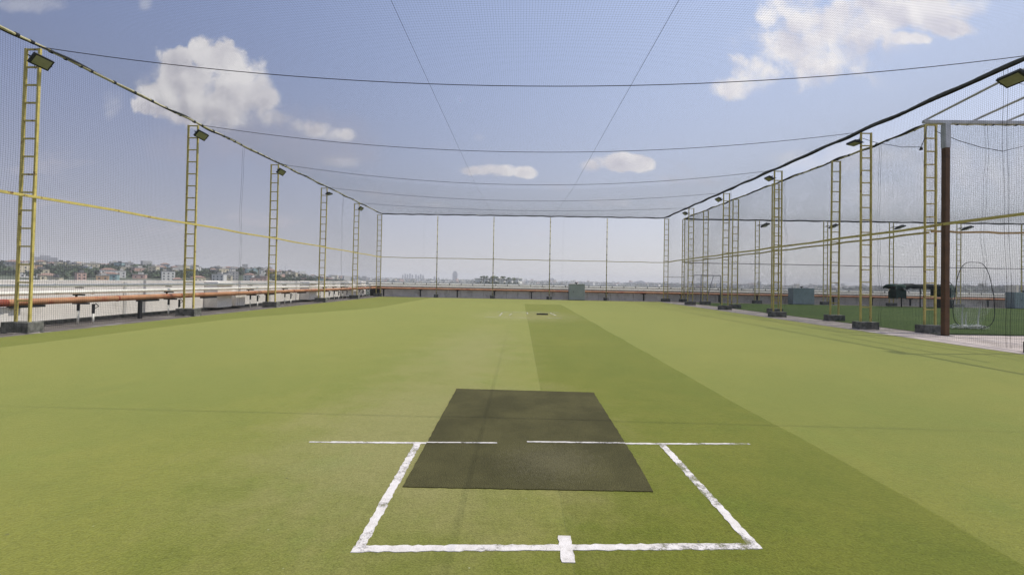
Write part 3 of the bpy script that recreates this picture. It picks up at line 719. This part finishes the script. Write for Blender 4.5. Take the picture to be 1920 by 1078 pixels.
# ------------------------------------------------------------------ court furniture
gl = empty('football_goal', (17.7, 41.6, 0)); tag(gl, 'small grey tube goal frame standing beyond the right fence', 'goal')
GW, GH = 1.9, 2.75
for x in (0.0, GW): MB().tube([(x, 0, 0), (x, 0, GH)], .045, 8).build('goal_post', paint_goal, gl)
MB().tube([(0, 0, GH), (GW, 0, GH)], .045, 8).build('crossbar', paint_goal, gl)
for x in (0.0, GW):
    MB().tube([(x, 0, GH), (x-.55, .3, GH)], .03, 8).build('top_stay', paint_goal, gl)
    MB().tube([(x-.55, .3, GH), (x-1.0, 1.0, 0)], .03, 8).build('back_stay', paint_goal, gl)
MB().tube([(-.55, .3, GH), (GW-.55, .3, GH)], .025, 8).build('rear_bar', paint_goal, gl)

an = empty('rebound_net', (20.35, 19.3, .022)); tag(an, 'tall rounded practice net frame standing on the dark green turf', 'practice net')
loop = []
for k in range(49):
    a = 2*pi*k/48; cx = 1.0*abs(cos(a))**.6*(1 if cos(a) > 0 else -1); cz = 1.48*abs(sin(a))**.62*(1 if sin(a) > 0 else -1)
    loop.append((cx*(.93 if cz > 0 else 1.0)*.88, .10*sin(a*2), 1.53+cz))
MB().tube(loop, .014, 6, caps=False).build('frame', steel_d, an)
lines = []
for zz in np.arange(.15, 2.9, .07):
    ww = .86*(max(0, 1-abs((zz-1.53)/1.48)**(1/.62*1.3)))**.5
    if ww > .1: lines.append([(-ww+2*ww*t/6, .10+.28*sin(pi*t/6)+.05*sin(zz*5), zz) for t in range(7)])
for xx in np.arange(-.8, .81, .07):
    hh = 1.46*(max(0, 1-abs(xx/.88)**2.2))**.5
    if hh > .1: lines.append([(xx, .10+.28*cos(xx*1.7)*sin(pi*t/8)+.02, 1.53-hh+2*hh*t/8) for t in range(9)])
o = threads('netting', lines, .0028, thread_w, None, None); o.parent = an
mb = MB()
rnd = random.Random(3)
for k in range(46):
    x = rnd.uniform(-.75, .45); w = rnd.uniform(.12, .34); z = rnd.uniform(.0, .09)
    pts = [(x-w, rnd.uniform(-.15, .2), z+.02), (x, rnd.uniform(-.2, .2), z+rnd.uniform(.05, .16)), (x+w, rnd.uniform(-.15, .2), z+.02)]
    mb.tube(pts, [.008, .018, .006], 5)
mb.build('slack_netting', white_cloth, an)
mb = MB()
for x0, x1, z1 in ((-.38, -.30, 1.25), (.30, .48, 1.2), (-.20, -.16, .8)):
    mb.tube([(x0, .12, .05), ((x0+x1)/2+.03, .2, z1*.5), (x1, .15, z1)], [.03, .022, .006], 5)
mb.build('hanging_fold', white_cloth, an)

# covered shelter with green tarpaulins
sh = empty('tarpaulin_shelter', (38.4, 41.2, 0)); sh.scale = (.88, .88, .97); tag(sh, 'low shelter under dark green and black tarpaulins beside the back parapet', 'shelter')
for x in (-2.0, 0.0, 2.45):
    MB().tube([(x, 0, 0), (x, 0, 2.0)], .055, 8).build('post', steel_d, sh)
def drape(x0, x1, y0, y1, z, drop, seed, name, m, nx=22, ny=8, amp=.10):
    mb = MB(); r2 = random.Random(seed); vs = []
    ph = [r2.uniform(0, 6) for _ in range(6)]
    prof = []
    for j in range(ny+1):
        t = j/ny
        if t < .3: prof.append((y0, z-drop*(1-t/.3)))
        elif t < .7: prof.append((y0+(y1-y0)*(t-.3)/.4, z))
        else: prof.append((y1, z-drop*((t-.7)/.3)))
    for i in range(nx+1):
        X = x0+(x1-x0)*i/nx
        w = amp*(sin(X*3.1+ph[0])+.6*sin(X*7.3+ph[1])+.3*sin(X*15+ph[2])); edge = -.10*max(0, 1-min(i, nx-i)/2.)
        vs.append([mb.bm.verts.new((X, py+w*.5*(1 if j < ny/2 else -1), max(.05, pz+w*.4+edge+.05*sin(j*2+X*4+ph[3])))) for j, (py, pz) in enumerate(prof)])
    for A, B in zip(vs, vs[1:]):
        for j in range(ny): f = mb.bm.faces.new((A[j], B[j], B[j+1], A[j+1])); f.smooth = True
    r = bmesh.ops.solidify(mb.bm, geom=mb.bm.faces[:], thickness=.02)
    return mb.build(name, m, sh)
drape(-2.3, 2.2, -.75, .75, 2.30, .42, 2, 'black_tarpaulin', tarp_b, amp=.05)
drape(-3.3, -2.25, -.8, .8, 2.24, .40, 5, 'green_tarpaulin', tarp, amp=.05)
drape(-3.0, -1.9, -.5, .5, 1.82, .95, 9, 'draped_sheet', tarp, amp=.04)
drape(1.7, 3.2, -.65, .65, 2.28, 1.15, 12, 'bundled_sheet', tarp, amp=.14)
MB().tube([(1.9, -.3, 2.25), (2.05, -.35, 2.55), (2.4, -.35, 2.55), (2.55, -.35, 2.35), (2.75, -.35, 2.58), (3.05, -.3, 2.4), (3.2, -.2, 1.9), (3.25, 0, 0)], .035, 6).build('hose', black_rope, sh)
MB().box(1.9, -.5, .0, 3.1, .5, .85, .05).build('crate', tarp_b, sh)

# small litter on deck
tag(MB().box(-1.6, -.12, 0, 1.6, .12, .05, .01).build('loose_board', conc_pale, None, (-12.5, 43.15, .0)), 'long pale board lying at the foot of the back fence', 'board')

# ------------------------------------------------------------------ terrain and city
def sstep(a, b, x): t = min(1, max(0, (x-a)/(b-a))); return t*t*(3-2*t)
def lerp(a, b, t): return a+(b-a)*t
def terr(x, y):
    r = math.hypot(x, y); az = math.degrees(math.atan2(x, y))
    lw = sstep(-15, -34, az) if az > -110 else 0
    rw = sstep(30, 48, az) if az < 110 else 0
    z0 = -27
    zl = lerp(-24, 11+1.5*sin(az*.55)+1.2*sin(az*.21+1), sstep(180, 980, r))-sstep(1200, 3000, r)*12+sstep(3000, 5200, r)*14
    zc = lerp(-26, 3, sstep(800, 3600, r))+sstep(3600, 6500, r)*(12+7*sin(az*.35+.5)+4*sin(az*1.1))
    zr = lerp(-26, 4, sstep(400, 2000, r))+sstep(2000, 5000, r)*22
    z = zc*(1-lw-rw)+zl*lw+zr*rw
    return z+1.2*sin(x*.011)*cos(y*.013)*sstep(200, 500, r)
def terrain():
    rad = [0, 60]+[60*(6500/60)**(k/46) for k in range(1, 47)]; na = 240
    V = []; F = []
    for r in rad:
        for k in range(na):
            a = 2*pi*k/na; x = r*sin(a); y = r*cos(a); V.append((x, y, terr(x, y)))
    for i in range(len(rad)-1):
        for k in range(na):
            a = i*na+k; b = i*na+(k+1) % na; F.append((a, b, b+na, a+na))
    me = bpy.data.meshes.new('terrain'); me.from_pydata(V, [], F)
    for p in me.polygons: p.use_smooth = True
    me.materials.append(mat('city_ground', (.045, .060, .030), .95, var=.4, vscale=.012, spot=(.16, .15, .12), spot_scale=.02, spot_lo=.5, spot_hi=.6))
    o = bpy.data.objects.new('terrain', me); C.objects.link(o); tag(o, kind='structure')
terrain()

HC = {'white': (.62, .60, .56), 'cream': (.55, .48, .34), 'pink': (.50, .33, .27), 'orange': (.46, .30, .18), 'pale blue': (.36, .41, .45), 'grey': (.33, .32, .31), 'yellow': (.50, .44, .28), 'teal': (.25, .36, .36)}
RC = {'red tiled roof': (.22, .14, .11), 'flat pale roof': (.42, .40, .37), 'flat dark roof': (.12, .12, .12)}
win_m = mat('window_glass_dark', (.04, .05, .06), .3)
_t = MB().box(-.7, -.035, -.7, .7, .035, .75).build('window', win_m); WIN = _t.data; bpy.data.objects.remove(_t)
def house_mesh(w, d, h, roof, st, parent, wall_mat, roof_mat):
    mb = MB().box(-w/2, -d/2, -6, w/2, d/2, h, .0)
    mb.build('wall', wall_mat, parent)
    mb = MB()
    if roof == 'red tiled roof':
        a = [(-w/2-.5, -d/2-.5, h+.01), (w/2+.5, -d/2-.5, h+.01), (w/2+.5, d/2+.5, h+.01), (-w/2-.5, d/2+.5, h+.01)]
        A = [mb.bm.verts.new(p) for p in a]; r1 = mb.bm.verts.new((-w*.2, 0, h+2.2)); r2_ = mb.bm.verts.new((w*.2, 0, h+2.2))
        for f in ((A[0], A[1], r2_, r1), (A[1], A[2], r2_), (A[2], A[3], r1, r2_), (A[3], A[0], r1), (A[3], A[2], A[1], A[0])): mb.bm.faces.new(f)
    else:
        mb.box(-w/2-.3, -d/2-.3, h+.01, w/2+.3, d/2+.3, h+.5); mb.box(-w*.12, -d*.2, h+.51, w*.25, d*.2, h+2.6)
    mb.build('roof', roof_mat, parent)
    n = 2 if w < 11 else 3
    for q in range(st):
        for k in range(n):
            o = bpy.data.objects.new('window', WIN); C.objects.link(o); o.parent = parent; o.location = (-w/2+w*(k+.5)/n, -d/2-.04, 1.6+3.1*q)
cols = list(HC); roofs = list(RC)
lab_used = set(); placed = []; rnh = random.Random(21); nh = 0
LM = [(0, 'left of first left ladder'), (24, 'behind first left ladder'), (72, 'just right of first left ladder'), (115, 'well right of first left ladder'), (170, 'midway between first two left ladders'), (230, 'left of second left ladder'), (290, 'close left of second left ladder'), (335, 'behind second left ladder'), (370, 'just right of second left ladder'), (410, 'between second and third left ladders'), (460, 'close left of third left ladder'), (498, 'behind third left ladder'), (525, 'just right of third left ladder'), (560, 'left of fourth left ladder'), (600, 'right of fourth left ladder'), (655, 'near fifth left ladder')]
def landmark(px):
    s = LM[0][1]
    for a, b in LM:
        if px >= a: s = b
    return s
for attempt in range(2600):
    if nh >= 170: break
    az = R(rnh.uniform(-52, -20)); r = rnh.uniform(560, 1150) if az < R(-30) else rnh.uniform(700, 1500)
    x, y = r*sin(az), r*cos(az); z = terr(x, y)
    if any((x-a)**2+(y-b)**2 < 14**2 for a, b in placed): continue
    st_ = rnh.choice((1, 2, 2, 3)); h = 1.2+3.1*st_; w = rnh.uniform(7, 14.5); d = rnh.uniform(6, 10)
    px, py = px_of((x, y, z+h)); wallline = px_of((x*16.6/abs(x), y*16.6/abs(x), 1.52))[1]
    if px < 2 or px > 712 or py > wallline-1.5: continue
    c = rnh.choice(cols+['white', 'cream', 'white', 'white', 'cream']); rf = rnh.choice(roofs+['flat pale roof'])
    row = 'lowest' if r < 700 else ('low' if r < 820 else ('mid slope' if r < 960 else 'upper slope'))
    lb = f"{c} house, {'long' if w > 11 else 'small'}, {rf}, {row} {landmark(px)}"
    if lb in lab_used: continue
    lab_used.add(lb); placed.append((x, y)); nh += 1
    hr = empty('house', (x, y, z), -az+rnh.uniform(-.6, .6)); tag(hr, lb, 'house', 'houses on the hillside beyond the left parapet')
    house_mesh(w, d, h, rf, st_, hr, mat('house_'+c.replace(' ', '_'), HC[c], .9, var=.1, vscale=.3), mat(rf.replace(' ', '_'), RC[rf], .9, var=.2, vscale=.4))

# foliage : leaf-clump faces through the volume
leafm = [mat('leaf_dark', (.030, .048, .020), .8, var=.5, vscale=.15), mat('leaf_mid', (.052, .075, .030), .8, var=.4, vscale=.15)]
def clump(V, F, MI, c, rx, rz, n, rg):
    for k in range(n):
        while True:
            p = Vector((rg.uniform(-1, 1), rg.uniform(-1, 1), rg.uniform(-1, 1)))
            if .25 < p.length < 1: break
        q = Vector((c[0]+p.x*rx, c[1]+p.y*rx, c[2]+p.z*rz)); s = rx*rg.uniform(.16, .34)
        a = Vector((rg.gauss(0, 1), rg.gauss(0, 1), rg.gauss(0, 1))).normalized(); b = a.orthogonal().normalized(); e = a.cross(b)
        i = len(V)
        for ang in (0, 1.4, 2.9, 4.6): V.append(q+s*(cos(ang)*b+sin(ang)*e)*rg.uniform(.7, 1.2))
        F.append((i, i+1, i+2, i+3)); MI.append(0 if rg.random() < .6 else 1)
def from_clumps(name, V, F, MI, parent=None, loc=(0, 0, 0)):
    me = bpy.data.meshes.new(name); me.from_pydata([tuple(q) for q in V], [], F)
    for q in leafm: me.materials.append(q)
    me.polygons.foreach_set('material_index', MI); me.update()
    o = bpy.data.objects.new(name, me); C.objects.link(o); o.parent = parent; o.location = loc; return o
# woods: the belt left, thinner belts farther off
rg = random.Random(5)
V, F, MI = [], [], []
for k in range(3200):
    az = R(rg.uniform(-54, -12)); t = rg.random()
    r = rg.uniform(620, 1500)
    dens = .62+.38*sin(math.degrees(az)*.5+2.2)
    if az < R(-36): dens = max(dens, .85); r = rg.uniform(640, 1300)
    if rg.random() > dens: continue
    if r < 900 and rg.random() < .2: continue
    x, y = r*sin(az), r*cos(az)
    if any((x-a)**2+(y-b)**2 < 12**2 for a, b in placed): continue
    hh = rg.uniform(3.5, 6.5); clump(V, F, MI, (x, y, terr(x, y)+hh*.6), rg.uniform(5, 9), hh*.75, 34, rg)
tag(from_clumps('woodland', V, F, MI), 'dark green belt of woods on the left hillside behind the houses', 'woodland', kind='stuff')
V, F, MI = [], [], []
for k in range(1500):
    az = R(rg.choice((rg.uniform(-26, 20), rg.uniform(14, 56), rg.uniform(38, 56)))); r = rg.uniform(1900, 4200) if az < R(36) else rg.uniform(1300, 2400)
    x, y = r*sin(az), r*cos(az); hh = rg.uniform(6, 12); clump(V, F, MI, (x, y, terr(x, y)+hh*.5), rg.uniform(10, 22), hh*.7, 16, rg)
tag(from_clumps('woodland', V, F, MI), 'hazy tree line along the horizon behind the back parapet', 'woodland', kind='stuff')
# single trees among the houses
def make_tree(seed):
    root = empty('tree'); rg2 = random.Random(seed); V, F, MI = [], [], []
    for k in range(7): clump(V, F, MI, (rg2.uniform(-2.5, 2.5), rg2.uniform(-2.5, 2.5), 5+rg2.uniform(-1, 2.6)), rg2.uniform(1.8, 3), 1.8, 26, rg2)
    from_clumps('crown', V, F, MI, root)
    mb = MB().tube([(0, 0, -1), (.1, 0, 2), (.2, .1, 4.8)], [.4, .3, .16], 6); mb.tube([(.1, 0, 2.4), (1.2, .4, 4.6)], [.16, .07], 5); mb.tube([(.1, 0, 2.8), (-1.1, -.5, 5)], [.15, .06], 5)
    mb.build('trunk', mat('bark', (.10, .075, .05), .9), root); kids_index(root); return root
protos = [make_tree(s) for s in (1, 2, 3)]; tl = {}
tn = 0; used_p = set()
for k in range(600):
    if tn >= 60: break
    az = R(rg.uniform(-51, -20)); r = rg.uniform(590, 900); x, y = r*sin(az), r*cos(az); z = terr(x, y)
    if any((x-a)**2+(y-b)**2 < 11**2 for a, b in placed): continue
    px, py = px_of((x, y, z+7)); wallline = px_of((x*16.6/abs(x), y*16.6/abs(x), 1.52))[1]
    if px < 2 or px > 712 or py > wallline-2: continue
    key = ('green tree among houses ' + landmark(px))
    tl[key] = tl.get(key, 0)+1
    if tl[key] > 3: continue
    p = protos[tn % 3]; o = p if p.name not in used_p else copy_tree(p); used_p.add(p.name)
    o.location = (x, y, z); o.rotation_euler = (0, 0, rg.uniform(0, 6)); s = rg.uniform(.8, 1.35); o.scale = (s, s, s)
    nn = {1: 'first', 2: 'second', 3: 'third', 4: 'fourth'}[tl[key]]
    size = 'tall' if s > 1.12 else ('small' if s < .95 else 'middling')
    tag(o, f"{size} {nn} {key}", 'tree', 'single trees among the hillside houses'); placed.append((x, y)); tn += 1

# distant city as one mass of tiny blocks
rg = random.Random(9); mb = {}
V, F, MI = [], [], []
cm_ = [mat('far_'+c.replace(' ', '_'), HC[c], .9, var=.05) for c in ('white', 'cream', 'grey', 'pink')]+[mat('far_roof', (.2, .12, .09), .9)]
for k in range(2600):
    az = R(rg.uniform(-54, 56)); r = rg.uniform(1150, 4600); x, y = r*sin(az), r*cos(az); z = terr(x, y)
    w = rg.uniform(8, 22); h = rg.uniform(4, 10) if rg.random() < .93 else rg.uniform(12, 24); a = rg.uniform(0, 1.5); i = len(V)
    for (sx_, sy_) in ((-1, -1), (1, -1), (1, 1), (-1, 1)):
        dx, dy = sx_*w/2, sy_*w*.35; V.append((x+dx*cos(a)-dy*sin(a), y+dx*sin(a)+dy*cos(a), z-4)); V.append((V[-1][0], V[-1][1], z+h))
    m_i = rg.choice((0, 0, 1, 2, 2, 3))
    for s in range(4):
        p, q = i+2*s, i+2*((s+1) % 4); F.append((p, q, q+1, p+1)); MI.append(m_i)
    F.append((i+1, i+3, i+5, i+7)); MI.append(rg.choice((m_i, 4)))
me = bpy.data.meshes.new('distant_city'); me.from_pydata(V, [], F)
for q in cm_: me.materials.append(q)
me.polygons.foreach_set('material_index', MI); me.update(); o = bpy.data.objects.new('distant_city', me); C.objects.link(o)
tag(o, 'hazy mass of tiny pale city buildings spread along the horizon', 'city', kind='stuff')

# towers that stand out
tower_m = mat('tower_concrete', (.30, .30, .32), .9, var=.1, vscale=.05); tower_l = mat('tower_pale', (.45, .45, .46), .9, var=.1, vscale=.05)
def tower(uu, Y, w, d, h, label, group, top='flat', m=tower_m):
    x = uu*Y; z = terr(x, Y); root = empty('tower_block', (x, Y, z), -math.atan2(x, Y)); tag(root, label, 'tower', group)
    MB().box(-w/2, -d/2, -5, w/2, d/2, h).build('wall', m, root)
    mb = MB()
    if top == 'dome':
        mb.box(-w*.36, -d*.36, h+.01, w*.36, d*.36, h+h*.14); mb.tube([(0, 0, h*1.141), (0, 0, h*1.19), (0, 0, h*1.23), (0, 0, h*1.25)], [w*.30, w*.27, w*.16, w*.03], 12)
    else: mb.box(-w*.25, -d*.25, h+.01, w*.2, d*.25, h+3.5)
    mb.build('roof', m, root)
for q in range(9):
    tower(-.2810+q*.0057+(.003 if q > 4 else 0), 2900+30*(q % 3), 11, 11, [42, 50, 46, 52, 44, 48, 40, 50, 43][q]-8, f"slim hazy tower, {['leftmost','second from left','third from left','fourth from left','middle','fourth from right','third from right','second from right','rightmost'][q]} in the row left of the first back pole", 'row of slim hazy towers')
tower(-.156, 2900, 34, 26, 55, 'broad hazy tower with a rounded top, right of the back fence first pole', None, 'dome')
tower(.0736, 2900, 38, 25, 29, 'squat hazy block just right of the third pole of the back fence', None, m=tower_l)
for q, (uu, w, h) in enumerate(((.252, 40, 9), (.262, 30, 13), (.2735, 38, 17), (.285, 34, 24), (.294, 22, 15))):
    tower(uu, 2700, w, 20, h, f"hazy block right of the fourth back pole, {['leftmost','second','middle','fourth','rightmost'][q]} of five", 'hazy blocks right of the back fence fourth pole')
for q, (uu, w, h) in enumerate(((-.205, 12, 26), (-.195, 10, 22), (-.39, 30, 22), (-.455, 26, 24))):
    tower(uu, 2600, w, 18, h, f"faint distant block at left, {['right of','close right of','beside','left of'][q]} the {['slim tower row','slim tower row, next to another','far left corner post','fifth left ladder post'][q]}", 'faint distant blocks')
for q, (uu, Y, w, h) in enumerate(((.56, 2300, 20, 30), (.60, 2400, 46, 16), (.74, 2300, 14, 24), (.80, 2200, 30, 16), (.47, 2500, 40, 12))):
    tower(uu, Y, w, 16, h, f"hazy building behind the neighbouring court's back wall, {['first','second','third','fourth','fifth'][q]} of five", 'hazy buildings behind the neighbouring court', m=tower_l)
tower(-1.155, 760, 30, 20, 22, 'big violet grey block on the hill just right of the nearest left ladder post', None)
def mast(uu, Y, h, label):
    x = uu*Y; z = terr(x, Y); root = empty('radio_mast', (x, Y, z)); tag(root, label, 'mast', 'radio masts on the horizon')
    MB().tube([(0, 0, 0), (0, 0, h)], [1.2, .3], 5).build('shaft', tower_m, root)
    MB().box(-1.4, -1.4, h*.8, 1.4, 1.4, h*.86).build('antenna', tower_l, root)
mast(-.565, 1500, 40, 'thin mast on the skyline near the fourth left ladder post'); mast(-.345, 1900, 34, 'thin mast beside the far left corner post')
mast(.60, 2100, 46, 'thin mast on the skyline right of the teal cabinet'); mast(.655, 2100, 44, 'thin mast farther right of the teal cabinet')

# low white rooftop pavilion with palms
pm_w = mat('pavilion_white', (.78, .76, .70), .8)
for q, (uu, w) in enumerate(((-.095, 7), (-.078, 9), (-.058, 12), (-.040, 10), (-.022, 9), (-.008, 7))):
    Y = 420; x = uu*Y; z = 2.0; root = empty('white_pavilion', (x, Y, z-27), .95); tag(root, f"low white pavilion among palms beyond the back parapet, {['leftmost','second','third','fourth','fifth','rightmost'][q]} of six", 'pavilion', 'white pavilions among palms')
    MB().box(-w/2, -4, 0, w/2, 4, 27+2.1+.5*(q % 3)).build('wall', pm_w, root)
    MB().box(-w/2-.5, -4.6, 27+2.11+.5*(q % 3), w/2+.5, 4.5, 27+2.5+.5*(q % 3)).build('roof', pm_w, root)
    MB().box(-w/2+1, -4.2, 28.0, w/2-1, -4.02, 28.5).build('window', win_m, root)
frond = mat('palm_frond', (.085, .11, .055), .7, var=.3)
def make_palm():
    root = empty('palm_tree'); MB().tube([(0, 0, 0), (.1, 0, 28), (.25, 0, 32.5)], [.3, .22, .16], 6).build('trunk', mat('palm_bark', (.13, .10, .07), .9), root)
    mb = MB(); r2 = random.Random(4)
    for k in range(16):
        a = 2*pi*k/16+r2.uniform(-.2, .2); up = r2.uniform(.2, 1.2); prev = None
        for t in range(6):
            s = t/5; rr = 2.1*s; zz = 32.4+up*1.5*s-2.4*s*s*(1.3-up*.4); w = .34*(1-s*.75)
            c = Vector((.25+rr*cos(a), rr*sin(a), zz)); sd = Vector((-sin(a), cos(a), -.3))*w
            cur = (mb.bm.verts.new(c-sd), mb.bm.verts.new(c+Vector((0, 0, .12))), mb.bm.verts.new(c+sd*1.0+Vector((0, 0, -.6*w))))
            if prev:
                mb.bm.faces.new((prev[0], prev[1], cur[1], cur[0])); mb.bm.faces.new((prev[1], prev[2], cur[2], cur[1]))
            prev = cur
    mb.build('crown', frond, root); kids_index(root); return root
pp = make_palm()
for q, (uu, s) in enumerate(((-.093, .0), (-.0875, .4), (-.0795, .3), (-.067, .2), (-.0625, .5), (-.0555, 0), (-.044, .3), (-.0385, .2), (-.027, -.6), (-.016, -.9))):
    o = pp if q == 0 else copy_tree(pp); o.location = (uu*405, 405, -26.3+s); o.rotation_euler = (0, 0, q*1.3)
    tag(o, f"palm tree beside the white pavilions beyond the back parapet, {['first','second','third','fourth','fifth','sixth','seventh','eighth','ninth','tenth'][q]} from left", 'palm tree', 'palms around the white pavilions')
V, F, MI = [], [], []
rg = random.Random(17)
for k in range(12): clump(V, F, MI, (rg.uniform(-46, -1), 398+rg.uniform(-3, 3), .5+rg.uniform(-.4, .6)), rg.uniform(1, 2.), .7, 26, rg)
for k in range(60): clump(V, F, MI, (rg.uniform(-46, -1), 398+rg.uniform(-3, 3), -2+rg.uniform(-.4, .6)), 3., 2.5, 20, rg)
tag(from_clumps('shrubbery', V, F, MI), 'dark clipped greenery at the foot of the white pavilions', 'shrubs', kind='stuff')

# ------------------------------------------------------------------ haze
HAZE = 2.6e-4
if HAZE:
    mb = MB().box(-6800, -6800, -32, 6800, 6800, 88); ma = bpy.data.materials.new('haze'); ma.use_nodes = True; t = ma.node_tree
    for n_ in list(t.nodes): t.nodes.remove(n_)
    pv = t.nodes.new('ShaderNodeVolumePrincipled'); pv.inputs['Density'].default_value = HAZE; pv.inputs['Color'].default_value = (.95, .95, .96, 1)
    ou = t.nodes.new('ShaderNodeOutputMaterial'); t.links.new(pv.outputs[0], ou.inputs['Volume'])
    tag(mb.build('haze', ma), kind='stuff')
